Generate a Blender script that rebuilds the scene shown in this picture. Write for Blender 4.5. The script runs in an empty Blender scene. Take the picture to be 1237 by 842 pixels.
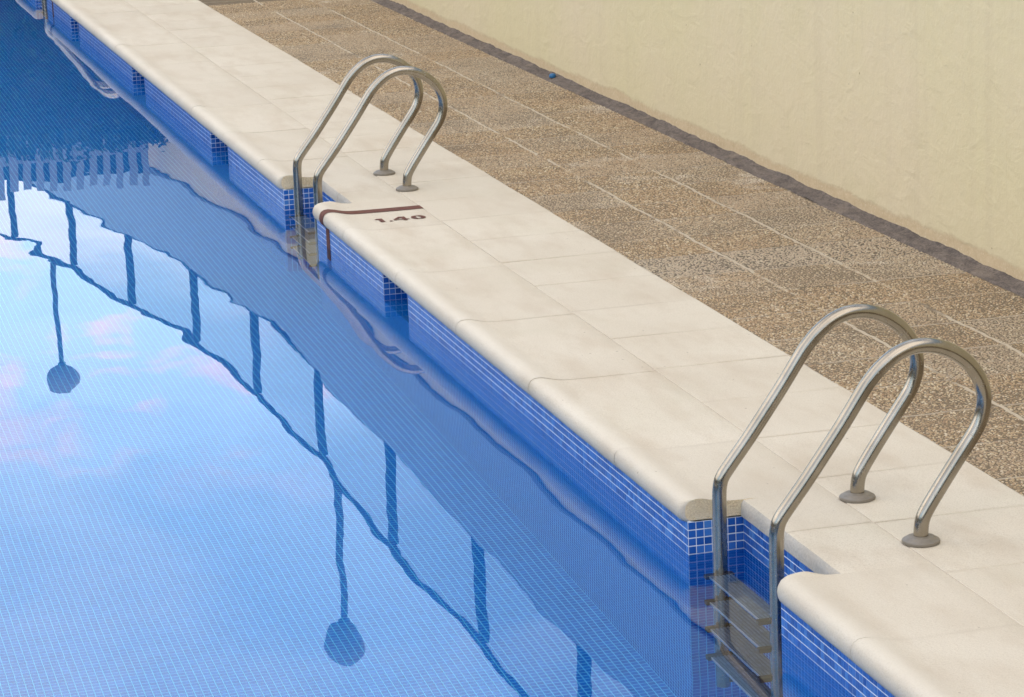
import bpy, bmesh, math, random
from math import radians as R_, sin, cos, pi, sqrt
from mathutils import Vector, Matrix, noise as mnoise

random.seed(7)
scene = bpy.context.scene
COL = scene.collection

# ------------------------------------------------------------------ helpers
def V(*a):
    return Vector(a)

def mesh_obj(name, verts, faces, mats=None, parent=None, smooth=False, uvs=None, mat_idx=None):
    me = bpy.data.meshes.new(name)
    me.from_pydata([tuple(v) for v in verts], [], faces)
    if uvs is not None:
        lay = me.uv_layers.new(name='UVMap')
        k = 0
        for f in uvs:
            for uv in f:
                lay.data[k].uv = uv
                k += 1
    if mats:
        for m in (mats if isinstance(mats, (list, tuple)) else [mats]):
            me.materials.append(m)
    if mat_idx:
        for p_, i in zip(me.polygons, mat_idx):
            p_.material_index = i
    if smooth:
        for p_ in me.polygons:
            p_.use_smooth = True
    me.update()
    o = bpy.data.objects.new(name, me)
    COL.objects.link(o)
    if parent:
        o.parent = parent
    return o

class MB:
    """collects simple shapes for one mesh"""
    def __init__(s):
        s.v = []; s.f = []; s.uv = []
    def quad(s, a, b, c, d, uv=None):
        n = len(s.v)
        s.v += [tuple(a), tuple(b), tuple(c), tuple(d)]
        s.f.append((n, n + 1, n + 2, n + 3))
        s.uv.append(uv or [(0, 0), (1, 0), (1, 1), (0, 1)])
    def box(s, x0, x1, y0, y1, z0, z1):
        n = len(s.v)
        s.v += [(x0, y0, z0), (x1, y0, z0), (x1, y1, z0), (x0, y1, z0), (x0, y0, z1), (x1, y0, z1), (x1, y1, z1), (x0, y1, z1)]
        for f in ((3, 2, 1, 0), (4, 5, 6, 7), (0, 1, 5, 4), (1, 2, 6, 5), (2, 3, 7, 6), (3, 0, 4, 7)):
            s.f.append(tuple(n + i for i in f)); s.uv.append([(0, 0)] * 4)
    def tube(s, pts, r, seg=20, caps=True):
        pts = [Vector(p) for p in pts]
        n0 = len(s.v)
        up = None
        for i, p in enumerate(pts):
            t = (pts[min(i + 1, len(pts) - 1)] - pts[max(i - 1, 0)]).normalized()
            if up is None:
                up = Vector((0, 1, 0)) if abs(t.y) < .9 else Vector((1, 0, 0))
            a = (up - t * up.dot(t)).normalized()
            up = a
            b = t.cross(a)
            rr = r[i] if isinstance(r, (list, tuple)) else r
            for k in range(seg):
                an = 2 * pi * k / seg
                s.v.append(tuple(p + a * (rr * cos(an)) + b * (rr * sin(an))))
        for i in range(len(pts) - 1):
            for k in range(seg):
                k2 = (k + 1) % seg
                s.f.append((n0 + i * seg + k, n0 + i * seg + k2, n0 + (i + 1) * seg + k2, n0 + (i + 1) * seg + k))
                s.uv.append([(0, 0)] * 4)
        if caps:
            s.f.append(tuple(n0 + k for k in reversed(range(seg)))); s.uv.append([(0, 0)] * seg)
            m = n0 + (len(pts) - 1) * seg
            s.f.append(tuple(m + k for k in range(seg))); s.uv.append([(0, 0)] * seg)
    def lathe(s, c, prof, seg=32):
        """prof: list of (r, z) bottom to top around vertical axis at c"""
        n0 = len(s.v)
        for (r, z) in prof:
            for k in range(seg):
                an = 2 * pi * k / seg
                s.v.append((c[0] + r * cos(an), c[1] + r * sin(an), c[2] + z))
        for i in range(len(prof) - 1):
            for k in range(seg):
                k2 = (k + 1) % seg
                s.f.append((n0 + i * seg + k, n0 + i * seg + k2, n0 + (i + 1) * seg + k2, n0 + (i + 1) * seg + k))
                s.uv.append([(0, 0)] * 4)
        s.f.append(tuple(n0 + k for k in reversed(range(seg)))); s.uv.append([(0, 0)] * seg)
        m = n0 + (len(prof) - 1) * seg
        s.f.append(tuple(m + k for k in range(seg))); s.uv.append([(0, 0)] * seg)
    def build(s, name, mat, parent=None, smooth=False, bevel=0, autosmooth=None):
        o = mesh_obj(name, s.v, s.f, mat, parent, smooth, s.uv)
        if bevel:
            m = o.modifiers.new('bevel', 'BEVEL'); m.width = bevel; m.segments = 3; m.limit_method = 'ANGLE'
        if autosmooth is not None:
            o.data.polygons.foreach_set('use_smooth', [True] * len(o.data.polygons))
            o.data.set_sharp_from_angle(angle=R_(autosmooth))
        return o

def tag(o, label=None, cat=None, group=None, kind=None):
    if label: o['label'] = label
    if cat: o['category'] = cat
    if group: o['group'] = group
    if kind: o['kind'] = kind
    return o

def empty(name, loc=(0, 0, 0)):
    o = bpy.data.objects.new(name, None)
    o.location = loc
    o.empty_display_size = .1
    COL.objects.link(o)
    return o

def fbm(x, y, z=0., o=3):
    return sum(mnoise.noise((x * 2 ** k, y * 2 ** k, z + 7.3 * k)) / 2 ** k for k in range(o))

# ------------------------------------------------------------------ node helpers
class Mat:
    def __init__(s, name):
        s.m = bpy.data.materials.new(name)
        s.m.use_nodes = True
        s.t = s.m.node_tree
        s.t.nodes.clear()
        s.out = s.t.nodes.new('ShaderNodeOutputMaterial')
    def n(s, typ, props=None, **ins):
        nd = s.t.nodes.new('ShaderNode' + typ)
        for k, v in (props or {}).items():
            setattr(nd, k, v)
        for k, v in ins.items():
            key = int(k[1:]) if k[0] == '_' and k[1:].isdigit() else k.replace('_', ' ')
            s.set(nd.inputs[key], v)
        return nd
    def set(s, sock, v):
        if isinstance(v, bpy.types.Node):
            v = v.outputs[0]
        if isinstance(v, bpy.types.NodeSocket):
            s.t.links.new(v, sock)
        else:
            if sock.type == 'RGBA' and len(v) == 3:
                v = (*v, 1)
            sock.default_value = v
    def math(s, op, a, b=None, c=None, clamp=False):
        nd = s.t.nodes.new('ShaderNodeMath'); nd.operation = op; nd.use_clamp = clamp
        for i, v in enumerate((a, b, c)):
            if v is not None: s.set(nd.inputs[i], v)
        return nd.outputs[0]
    def vmath(s, op, a, b=None, out=0):
        nd = s.t.nodes.new('ShaderNodeVectorMath'); nd.operation = op
        for i, v in enumerate((a, b)):
            if v is not None: s.set(nd.inputs[i], v)
        return nd.outputs[out]
    def mix(s, f, a, b, blend='MIX'):
        nd = s.t.nodes.new('ShaderNodeMix'); nd.data_type = 'RGBA'; nd.blend_type = blend
        nd.clamp_factor = True
        s.set(nd.inputs[0], f); s.set(nd.inputs[6], a); s.set(nd.inputs[7], b)
        return nd.outputs[2]
    def ramp(s, f, *stops, interp='LINEAR'):
        nd = s.t.nodes.new('ShaderNodeValToRGB'); nd.color_ramp.interpolation = interp
        e = nd.color_ramp.elements
        while len(e) < len(stops): e.new(.5)
        for el, (p_, c) in zip(e, stops):
            el.position = p_
            el.color = (c, c, c, 1) if not isinstance(c, tuple) else (*c, 1)
        s.set(nd.inputs[0], f)
        return nd.outputs[0]
    def sep(s, v):
        nd = s.t.nodes.new('ShaderNodeSeparateXYZ'); s.set(nd.inputs[0], v)
        return nd.outputs
    def comb(s, x, y, z=0.):
        nd = s.t.nodes.new('ShaderNodeCombineXYZ')
        for i, v in enumerate((x, y, z)): s.set(nd.inputs[i], v)
        return nd.outputs[0]
    def noise(s, vec, scale, detail=4., rough=.55, dist=0., out=0):
        nd = s.n('TexNoise', Vector=vec, Scale=scale, Detail=detail, Roughness=rough, Distortion=dist)
        return nd.outputs[out]
    def pos(s):
        return s.n('NewGeometry').outputs['Position']
    def bump(s, h, strength=.3, dist=.01, normal=None):
        nd = s.n('Bump', Height=h, Strength=strength, Distance=dist)
        if normal is not None: s.set(nd.inputs['Normal'], normal)
        return nd.outputs[0]
    def bsdf(s, **ins):
        nd = s.n('BsdfPrincipled')
        for k, v in ins.items():
            s.set(nd.inputs[k.replace('_', ' ')], v)
        s.t.links.new(nd.outputs[0], s.out.inputs[0])
        return nd

# ------------------------------------------------------------------ materials
def mat_mosaic():
    M = Mat('pool_mosaic')
    uv = M.n('TexCoord').outputs['UV']
    sc = M.vmath('SCALE', uv); sc.node.inputs['Scale'].default_value = 40.0
    cell = M.vmath('FLOOR', sc)
    fr = M.vmath('FRACTION', sc)
    x, y, _ = M.sep(fr)
    wob = M.math('MULTIPLY', M.noise(uv, 60., 2.), .02)
    dx = M.math('MINIMUM', x, M.math('SUBTRACT', 1., x))
    dy = M.math('MINIMUM', y, M.math('SUBTRACT', 1., y))
    d = M.math('ADD', M.math('MINIMUM', dx, dy), wob)
    g = M.ramp(d, (.060, 1.), (.085, 0.))
    wn = M.n('TexWhiteNoise', {'noise_dimensions': '2D'}, Vector=cell)
    val = wn.outputs['Value']
    tile = M.ramp(val, (0., (.002, .140, .53)), (.35, (.002, .155, .57)), (.7, (.003, .170, .60)), (1., (.006, .195, .65)))
    cloud = M.noise(uv, 5., 3.)
    tile = M.mix(M.ramp(cloud, (.4, 0.), (.75, .35)), tile, (.003, .20, .68))
    lim = M.noise(uv, 9., 4.)
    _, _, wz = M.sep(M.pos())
    wet = M.ramp(M.math('ADD', wz, 1.), (.990, 1.), (.997, 0.))     # limescale above the waterline, water's blue tint put into the grout below
    grout = M.mix(wet, M.mix(lim, (.78, .82, .86), (.86, .88, .90)), M.mix(M.ramp(M.math('MULTIPLY', wz, -1.), (.06, 0.), (.55, 1.)), (.006, .24, .70), (.09, .58, .90)))  # grout painted dimmer near the surface, where the grazing view mirrors
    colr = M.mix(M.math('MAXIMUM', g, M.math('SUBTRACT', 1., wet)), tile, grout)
    rough = M.math('ADD', M.math('MULTIPLY', g, .5), .18)
    h = M.ramp(d, (.05, 0.), (.12, 1.))
    tilt = M.math('MULTIPLY', val, .3)
    M.bsdf(Base_Color=colr, Roughness=rough, Normal=M.bump(M.math('ADD', h, tilt), .35, .002))
    return M.m

def mat_tile():
    M = Mat('glazed_mosaic_tile')
    P = M.pos()
    r = M.n('NewGeometry').outputs['Random Per Island']
    c = M.ramp(r, (0., (.004, .075, .33)), (.4, (.010, .10, .42)), (.75, (.02, .14, .50)), (1., (.06, .21, .56)))
    _, _, z = M.sep(P)
    haze = M.math('MULTIPLY', M.ramp(M.noise(P, 13., 4., .65), (.4, 0.), (.75, .14)), 1.)
    c = M.mix(haze, c, (.25, .38, .62))
    M.bsdf(Base_Color=c, Roughness=.28, Specular_IOR_Level=.35, Normal=M.bump(M.noise(P, 120., 2.), .08, .001))
    return M.m

def mat_water():
    M = Mat('pool_water')
    P = M.pos()
    def lay(scale, seed, stretch, detail=1.5):
        mp = M.vmath('MULTIPLY', P, (stretch[0], stretch[1], 0.))
        ad = M.vmath('ADD', mp, (seed, seed * 1.7, 0.))
        c = M.noise(ad, scale, detail, .5, 0., 1)
        return M.vmath('SUBTRACT', c, (.5, .5, .5))
    a = lay(1.1, 3.1, (1., .55))
    b = lay(4.2, 11.7, (1., .6))
    c = lay(15., 5.3, (1., .7))
    # calmer and rougher patches on the surface
    patch = M.ramp(M.noise(P, .45, 2.), (.35, .25), (.65, 1.))
    def scl(v, k):
        nd = M.vmath('SCALE', v); M.set(nd.node.inputs['Scale'], k); return nd
    s = M.vmath('ADD', scl(a, WAVE[0]), M.vmath('ADD', scl(b, M.math('MULTIPLY', patch, WAVE[1])), scl(c, M.math('MULTIPLY', patch, WAVE[2]))))
    sx, sy, _ = M.sep(s)
    side = M.math('SUBTRACT', 1., M.math('MULTIPLY', M.n('NewGeometry').outputs['Backfacing'], 2.))
    nrm = scl(M.vmath('NORMALIZE', M.comb(sx, sy, 1.)), side)
    M.bsdf(Base_Color=(1, 1, 1), Roughness=0., IOR=1.333, Transmission_Weight=1., Normal=nrm)
    return M.m
WAVE = (.010, .0125, .0020)

def mat_coping(name='cast_stone', dark=0.):
    M = Mat(name)
    P = M.pos()
    big = M.noise(P, 1.3, 4., .6)
    mid = M.noise(M.vmath('MULTIPLY', P, (7., 2.2, 7.)), 1., 4., .6)
    fine = M.noise(P, 210., 3., .65)
    c = M.mix(M.ramp(big, (.3, 0.), (.7, 1.)), (.575, .515, .415), (.665, .615, .515))
    c = M.mix(M.ramp(mid, (.46, 0.), (.76, .6)), c, (.47, .385, .285))
    c = M.mix(M.ramp(M.noise(M.vmath('ADD', P, (5., 9., 0.)), 2.6, 3.), (.52, 0.), (.75, .45)), c, (.56, .52, .41))
    c = M.mix(M.ramp(fine, (.3, .5), (.52, 0.)), c, (.36, .30, .22))
    c = M.mix(M.ramp(M.noise(P, 34., 5., .7), (.55, 0.), (.8, .30)), c, (.46, .40, .31))
    px, py, pz = M.sep(P)
    wj = M.math('MULTIPLY', M.math('SUBTRACT', M.noise(P, 5., 4., .6), .5), .03)
    def grime(y0, step, w):
        q = M.math('FRACT', M.math('ADD', M.math('DIVIDE', M.math('SUBTRACT', M.math('ADD', py, wj), y0), step), .5))
        dd = M.math('MULTIPLY', M.math('ABSOLUTE', M.math('SUBTRACT', q, .5)), step)
        return M.ramp(dd, (0., 1.), (w * .35, .5), (w, 0.))
    front = M.math('LESS_THAN', px, .4443)
    jm = M.math('ADD', M.math('MULTIPLY', front, grime(-.37, 1.017, .022)), M.math('MULTIPLY', M.math('SUBTRACT', 1., front), grime(.137, .518, .018)))
    jm = M.math('MULTIPLY', jm, M.ramp(M.noise(M.vmath('ADD', P, (2., 7., 1.)), 2.3, 3.), (.38, .04), (.68, .5)))
    c = M.mix(jm, c, (.33, .27, .20))
    lipw = M.ramp(pz, (.155, 0.), (.176, .55))
    c = M.mix(lipw, c, (.72, .685, .60))
    spk = M.n('TexVoronoi', Vector=P, Scale=24.)
    pr = M.n('TexWhiteNoise', {'noise_dimensions': '3D'}, Vector=spk.outputs['Position'])
    dot = M.math('MULTIPLY', M.math('LESS_THAN', spk.outputs['Distance'], .09), M.math('GREATER_THAN', pr.outputs[0], .93))
    c = M.mix(M.math('MULTIPLY', dot, .7), c, (.16, .12, .09))
    isl = M.n('NewGeometry').outputs['Random Per Island']
    c = M.mix(M.math('MULTIPLY', isl, .42), c, (.53, .475, .385))
    hgt = M.math('ADD', M.math('MULTIPLY', fine, .5), M.math('MULTIPLY', M.noise(P, 70., 4., .7), 1.))
    bn = M.bump(hgt, .34, .005)
    M.bsdf(Base_Color=c, Roughness=.85, Specular_IOR_Level=.25, Normal=bn)
    return M.m

def mat_cut():
    M = Mat('cut_stone_face')
    P = M.pos()
    f = M.noise(P, 170., 3., .75)
    g = M.noise(P, 22., 3.)
    c = M.mix(M.ramp(f, (.35, 0.), (.65, 1.)), (.58, .44, .25), (.90, .76, .52))
    c = M.mix(M.ramp(g, (.4, 0.), (.7, .6)), c, (.80, .68, .48))
    M.bsdf(Base_Color=c, Roughness=.95, Specular_IOR_Level=.15, Normal=M.bump(f, .9, .006))
    return M.m

def mat_mortar():
    M = Mat('joint_mortar')
    P = M.pos()
    c = M.mix(M.noise(P, 4., 4.), (.40, .345, .265), (.58, .52, .43))
    M.bsdf(Base_Color=c, Roughness=.95, Specular_IOR_Level=.1)
    return M.m

PY0, PSY = 3.152, .4057
PX = (.952, 1.325, 1.705, 2.095)
def mat_aggregate():
    M = Mat('exposed_aggregate')
    P = M.pos()
    px, py, pz = M.sep(P)
    # paver cell
    cy = M.math('FLOOR', M.math('DIVIDE', M.math('SUBTRACT', py, PY0), PSY))
    cx = M.math('ADD', M.math('GREATER_THAN', px, PX[1]), M.math('GREATER_THAN', px, PX[2]))
    cid = M.n('TexWhiteNoise', {'noise_dimensions': '2D'}, Vector=M.comb(cx, cy))
    dist = M.vmath('ADD', P, M.vmath('SCALE', M.vmath('SUBTRACT', M.noise(P, 60., 2., .5, 0., 1), (.5, .5, .5))))
    dist.node.inputs[1].links[0].from_node.inputs['Scale'].default_value = .008
    vor = M.n('TexVoronoi', {'feature': 'F1'}, Vector=dist, Scale=72., Randomness=1.)
    vore = M.n('TexVoronoi', {'feature': 'DISTANCE_TO_EDGE'}, Vector=dist, Scale=72., Randomness=1.)
    rnd = M.n('TexWhiteNoise', {'noise_dimensions': '3D'}, Vector=vor.outputs['Position'])
    rv, rc = rnd.outputs['Value'], rnd.outputs['Color']
    peb = M.ramp(rv, (0., (.14, .095, .060)), (.15, (.27, .185, .11)), (.4, (.46, .325, .20)), (.6, (.58, .43, .265)), (.75, (.44, .27, .165)), (.87, (.62, .50, .34)), (.95, (.76, .66, .50)), (1., (.10, .075, .05)))
    grey = M.mix(.55, peb, (.37, .32, .25))
    tintf = M.ramp(cid.outputs['Value'], (.0, 0.), (.45, .6), (.6, .1), (.78, .8), interp='CONSTANT')
    peb = M.mix(M.math('MULTIPLY', tintf, .75), peb, grey)
    peb = M.mix(M.ramp(M.noise(P, 2.2, 4., .6), (.35, 0.), (.7, .45)), peb, (.42, .29, .175))
    # rough grey band of pavers across the walk
    band = M.math('MULTIPLY', M.math('GREATER_THAN', py, PY0), M.math('LESS_THAN', py, PY0 + PSY))
    peb = M.mix(M.math('MULTIPLY', band, .45), peb, (.52, .47, .38))
    # pale mineral bloom patches
    bloom = M.noise(M.vmath('ADD', P, (1.2, 3.3, 0.)), 1.7, 5., .65)
    bf = M.ramp(bloom, (.60, 0.), (.72, .5))
    peb = M.mix(bf, peb, (.56, .51, .43))
    gapb = M.noise(P, 30., 2.)
    c = M.mix(gapb, (.10, .075, .048), (.24, .185, .12))
    c = M.mix(M.math('MULTIPLY', band, .5), c, (.13, .11, .085))
    # mortar joints: wobbling lines, part worn away
    def sines(c_, *ab):
        t = None
        for a_, f_, p_ in ab:
            q = M.math('MULTIPLY', M.math('SINE', M.math('ADD', M.math('MULTIPLY', c_, f_), p_)), a_)
            t = q if t is None else M.math('ADD', t, q)
        return t
    wy = sines(py, (.003, 7., 0.), (.002, 23., 1.), (.002, 61., 0.))
    wx = sines(px, (.004, 9., 0.), (.003, 31., 0.))
    w = wx
    def line(coord, at, hw):
        return M.math('LESS_THAN', M.math('ABSOLUTE', M.math('ADD', M.math('SUBTRACT', coord, at), wy)), hw)
    lx = M.math('MAXIMUM', line(px, PX[1], .0080), line(px, PX[2], .0080))
    fy = M.math('MULTIPLY', M.math('SUBTRACT', M.math('FRACT', M.math('ADD', M.math('DIVIDE', M.math('SUBTRACT', py, PY0), PSY), .5)), .5), PSY)
    ly = M.math('LESS_THAN', M.math('ABSOLUTE', M.math('ADD', fy, w)), .0075)
    wear = M.ramp(M.noise(P, 3.4, 4., .7), (.36, 0.), (.46, 1.))
    wearx = M.ramp(M.noise(M.vmath('ADD', P, (3., 1., 0.)), 1.6, 4., .7), (.36, .15), (.44, 1.))
    ln = M.math('MAXIMUM', M.math('MULTIPLY', lx, wearx), M.math('MULTIPLY', M.math('MULTIPLY', ly, wear), .7))
    c = M.mix(M.math('MULTIPLY', ln, .95), c, M.mix(M.noise(P, 50., 2.), (.43, .36, .26), (.58, .50, .385)))
    h = M.noise(P, 160., 3.)
    M.bsdf(Base_Color=c, Roughness=.8, Specular_IOR_Level=.3, Normal=M.bump(h, .9, .005))
    return M.m

def mat_stones():
    M = Mat('paving_stone')
    P = M.pos()
    px, py, pz = M.sep(P)
    r = M.n('NewGeometry').outputs['Random Per Island']
    peb = M.ramp(r, (0., (.12, .085, .055)), (.14, (.22, .16, .095)), (.36, (.36, .265, .155)), (.6, (.46, .35, .21)), (.73, (.34, .225, .135)), (.86, (.53, .45, .30)), (.95, (.64, .55, .41)), (1., (.10, .075, .05)))
    cy = M.math('FLOOR', M.math('DIVIDE', M.math('SUBTRACT', py, PY0), PSY))
    cx = M.math('ADD', M.math('GREATER_THAN', px, PX[1]), M.math('GREATER_THAN', px, PX[2]))
    cid = M.n('TexWhiteNoise', {'noise_dimensions': '2D'}, Vector=M.comb(cx, cy))
    tf = M.ramp(cid.outputs['Value'], (.0, 0.), (.45, .45), (.6, .1), (.78, .7), interp='CONSTANT')
    peb = M.mix(tf, peb, M.mix(.5, peb, (.43, .38, .30)))
    peb = M.mix(M.ramp(M.noise(P, 2.2, 4., .6), (.35, 0.), (.7, .4)), peb, (.37, .25, .145))
    band = M.math('MULTIPLY', M.math('GREATER_THAN', py, PY0), M.math('LESS_THAN', py, PY0 + PSY))
    peb = M.mix(M.math('MULTIPLY', band, .45), peb, (.44, .375, .285))
    bloom = M.noise(M.vmath('ADD', P, (1.2, 3.3, 0.)), 1.7, 5., .65)
    peb = M.mix(M.ramp(bloom, (.60, 0.), (.72, .55)), peb, (.66, .60, .50))
    M.bsdf(Base_Color=peb, Roughness=.75, Specular_IOR_Level=.3, Normal=M.bump(M.noise(P, 300., 2.), .3, .001))
    return M.m

def mat_plaster():
    M = Mat('painted_plaster')
    P = M.pos()
    _, py, pz = M.sep(P)
    big = M.noise(P, .8, 4., .6)
    blot = M.noise(M.vmath('MULTIPLY', P, (1., 1., .6)), 3.2, 4., .6)
    c = M.mix(M.ramp(big, (.35, 0.), (.7, 1.)), (.66, .575, .355), (.68, .575, .39))
    c = M.mix(M.ramp(blot, (.55, 0.), (.8, .5)), c, (.61, .53, .32))
    strk = M.noise(M.vmath('MULTIPLY', P, (9., 9., .35)), 1., 3., .6)
    c = M.mix(M.ramp(strk, (.5, 0.), (.8, .25)), c, (.54, .445, .30))
    c = M.mix(M.ramp(M.noise(M.vmath('MULTIPLY', P, (20., 20., .6)), 1., 4., .7), (.62, 0.), (.78, .18)), c, (.50, .41, .25))
    # worn foot of the wall: flaking paint, sandy render
    edge = M.math('ADD', pz, M.math('MULTIPLY', M.math('ADD', M.math('SUBTRACT', M.noise(P, 1.7, 6., .75), .5), M.math('MULTIPLY', M.math('SUBTRACT', M.noise(P, 30., 4., .7), .5), .35)), -.085))
    foot = M.ramp(edge, (.214, 1.), (.221, .8), (.236, 0.))
    sand = M.mix(M.noise(P, 26., 5., .7), (.50, .37, .21), (.68, .55, .36))
    sand = M.mix(M.ramp(M.noise(P, 90., 3., .7), (.58, 0.), (.72, .8)), sand, (.80, .69, .50))
    c = M.mix(foot, c, sand)
    # small chips and pock marks
    vo = M.n('TexVoronoi', Vector=P, Scale=7.5)
    pr = M.n('TexWhiteNoise', {'noise_dimensions': '3D'}, Vector=vo.outputs['Position'])
    dot = M.math('MULTIPLY', M.math('LESS_THAN', M.math('ADD', vo.outputs['Distance'], M.math('MULTIPLY', M.noise(P, 90., 2.), .04)), M.math('MULTIPLY', pr.outputs[0], .075)), M.math('GREATER_THAN', pr.outputs[0], .62))
    c = M.mix(M.math('MULTIPLY', dot, .75), c, (.30, .22, .12))
    h = M.math('ADD', M.noise(P, 34., 5., .65), M.math('MULTIPLY', M.noise(P, 220., 2., .5), .25))
    h = M.math('ADD', h, M.math('MULTIPLY', M.noise(M.vmath('MULTIPLY', P, (5., 5., 8.)), 1., 3., .5, .8), 2.2))
    h = M.math('SUBTRACT', h, M.math('MULTIPLY', dot, 1.5))
    h = M.math('SUBTRACT', h, M.math('MULTIPLY', foot, M.math('ADD', .15, M.math('MULTIPLY', M.noise(P, 45., 4., .7), .8))))
    M.bsdf(Base_Color=c, Roughness=.7, Specular_IOR_Level=.3, Normal=M.bump(h, .42, .007))
    return M.m

def mat_simple(name, col, rough=.6, metal=0., var=.25, scale=12., bump=.1, spec=.4):
    M = Mat(name)
    P = M.pos()
    n_ = M.noise(P, scale, 4., .6)
    d = tuple(c * (1 - var) for c in col)
    M.bsdf(Base_Color=M.mix(n_, d, tuple(min(1., c * (1 + var * .6)) for c in col)), Roughness=rough, Metallic=metal, Specular_IOR_Level=spec, Normal=M.bump(n_, bump, .004))
    return M.m

def mat_steel():
    M = Mat('brushed_steel')
    P = M.pos()
    st = M.noise(P, 9., 5., .65)
    fn = M.noise(M.vmath('MULTIPLY', P, (420., 420., 420.)), 1., 2.)
    spot = M.noise(M.vmath('ADD', P, (3.1, 0., 0.)), 55., 4., .7)
    c = M.mix(M.ramp(st, (.35, 0.), (.7, 1.)), (.30, .27, .22), (.40, .365, .31))
    c = M.mix(M.ramp(spot, (.68, 0.), (.80, .35)), c, (.22, .17, .10))
    rg = M.math('ADD', .15, M.math('ADD', M.math('MULTIPLY', st, .12), M.math('MULTIPLY', M.ramp(spot, (.6, 0.), (.72, 1.)), .25)))
    M.bsdf(Base_Color=c, Metallic=1., Roughness=rg, Normal=M.bump(fn, .03, .0003))
    return M.m

def mat_strip():
    M = Mat('bitumen_strip')
    P = M.pos()
    a = M.noise(M.vmath('MULTIPLY', P, (26., 9., 26.)), 1., 5., .7, .6)
    b = M.noise(P, 110., 3., .7)
    c = M.mix(M.ramp(a, (.32, 0.), (.68, 1.)), (.105, .088, .078), (.235, .195, .165))
    c = M.mix(M.ramp(b, (.35, .6), (.55, 0.)), c, (.06, .05, .045))
    c = M.mix(M.ramp(M.noise(P, 5., 5., .7), (.55, 0.), (.72, .55)), c, (.30, .24, .18))
    M.bsdf(Base_Color=c, Roughness=.95, Specular_IOR_Level=.15, Normal=M.bump(M.math('ADD', a, b), .9, .006))
    return M.m

def mat_glass_panel():
    M = Mat('translucent_panel')
    tr = M.n('BsdfTransparent', Color=(.68, .77, .84, 1))
    df = M.n('BsdfTranslucent', Color=(.55, .62, .68, 1))
    gl = M.n('BsdfGlossy', Color=(1, 1, 1, 1), Roughness=.05)
    fr = M.n('Fresnel', IOR=1.45)
    a = M.n('MixShader', _0=.18, _1=tr, _2=df)
    b = M.n('MixShader', _0=fr, _1=a, _2=gl)
    M.t.links.new(b.outputs[0], M.out.inputs[0])
    return M.m

def mat_paint_mark():
    M = Mat('worn_brown_paint')
    P = M.pos()
    n_ = M.noise(P, 40., 5., .7)
    c = M.mix(M.ramp(n_, (.35, 0.), (.7, 1.)), (.105, .036, .024), (.155, .060, .040))
    wear = M.ramp(M.noise(P, 120., 4., .75), (.66, 0.), (.70, 1.))
    c = M.mix(M.math('MULTIPLY', wear, .6), c, (.55, .48, .39))
    M.bsdf(Base_Color=c, Roughness=.75, Specular_IOR_Level=.3)
    return M.m

def mat_leaf(name, a, b):
    M = Mat(name)
    isl = M.n('NewGeometry').outputs['Random Per Island']
    M.bsdf(Base_Color=M.mix(isl, a, b), Roughness=.6, Specular_IOR_Level=.3)
    return M.m

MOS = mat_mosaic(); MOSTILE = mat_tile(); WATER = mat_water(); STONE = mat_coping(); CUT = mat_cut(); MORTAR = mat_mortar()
AGG = mat_aggregate(); PEB = mat_stones(); PLAST = mat_plaster(); STEEL = mat_steel(); PAINT = mat_paint_mark()
DARKSTRIP = mat_strip()
GREYCUT = mat_simple('weathered_cut_face', (.54, .50, .43), .95, 0, .3, 120., .7, .1)
RUBBER = mat_simple('black_plastic', (.012, .012, .013), .5, 0, .3, 60., .1)
FLANGE = mat_simple('weathered_flange', (.24, .215, .18), .5, .3, .3, 60., .15)
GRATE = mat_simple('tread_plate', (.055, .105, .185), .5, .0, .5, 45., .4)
RIB = mat_simple('highlight_rib', (.12, .19, .28), .5, .3, .85, 38., .3)  # rib highlights put into the lighter colour
EDGE = mat_simple('tread_edge', (.62, .60, .55), .35, .7, .2, 40., .1)
UPWALL = mat_simple('pale_render', (.33, .46, .60), .8, 0, .12, 3., .2)
LEDGE = mat_simple('dark_ledge', (.09, .10, .12), .7, 0, .3, 8., .2)
RAILP = mat_simple('railing_paint', (.02, .024, .028), .8, 0, .3, 10., .1, .1)
PANEL = mat_glass_panel()
GLOBE = mat_simple('grey_globe', (.20, .20, .21), .9, 0, .1, 3., 0., 0.)
LAMPP = mat_simple('lamp_paint', (.05, .055, .06), .9, 0, .2, 8., .1, 0.)
BLUECAP = mat_simple('blue_plastic', (.02, .13, .30), .4, 0, .2, 60., .1)
WHITEP = mat_simple('white_slat', (.27, .28, .32), .6, 0, .15, 10., .1)
SCREEN = mat_simple('dark_screen', (.02, .03, .035), .9)
GROUND = mat_simple('bare_ground', (.30, .25, .18), .95, 0, .35, 1.5, .4, .1)
LEAF = mat_leaf('hedge_leaf', (.012, .03, .010), (.035, .065, .022))
TWIG = mat_simple('twig', (.05, .035, .022), .9)

# ------------------------------------------------------------------ dimensions
XL, YN, YF = -11.0, -6.6, 18.9        # far left wall of pool, near end, far end
ZF = -1.40                             # pool floor
ZU, ZD = .100, .152                    # underside of coping, deck level
RD = .175                              # recess depth (seven tiles)
LADDER_Y = (-.372, 5.889, 16.25)
RECESS = ((-.80, 0.), (5.42, 6.22), (15.85, 16.65))
NICHE = ((3.60, 4.05), (7.77, 8.31), (10.74, 11.28), (13.92, 14.38))

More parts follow.
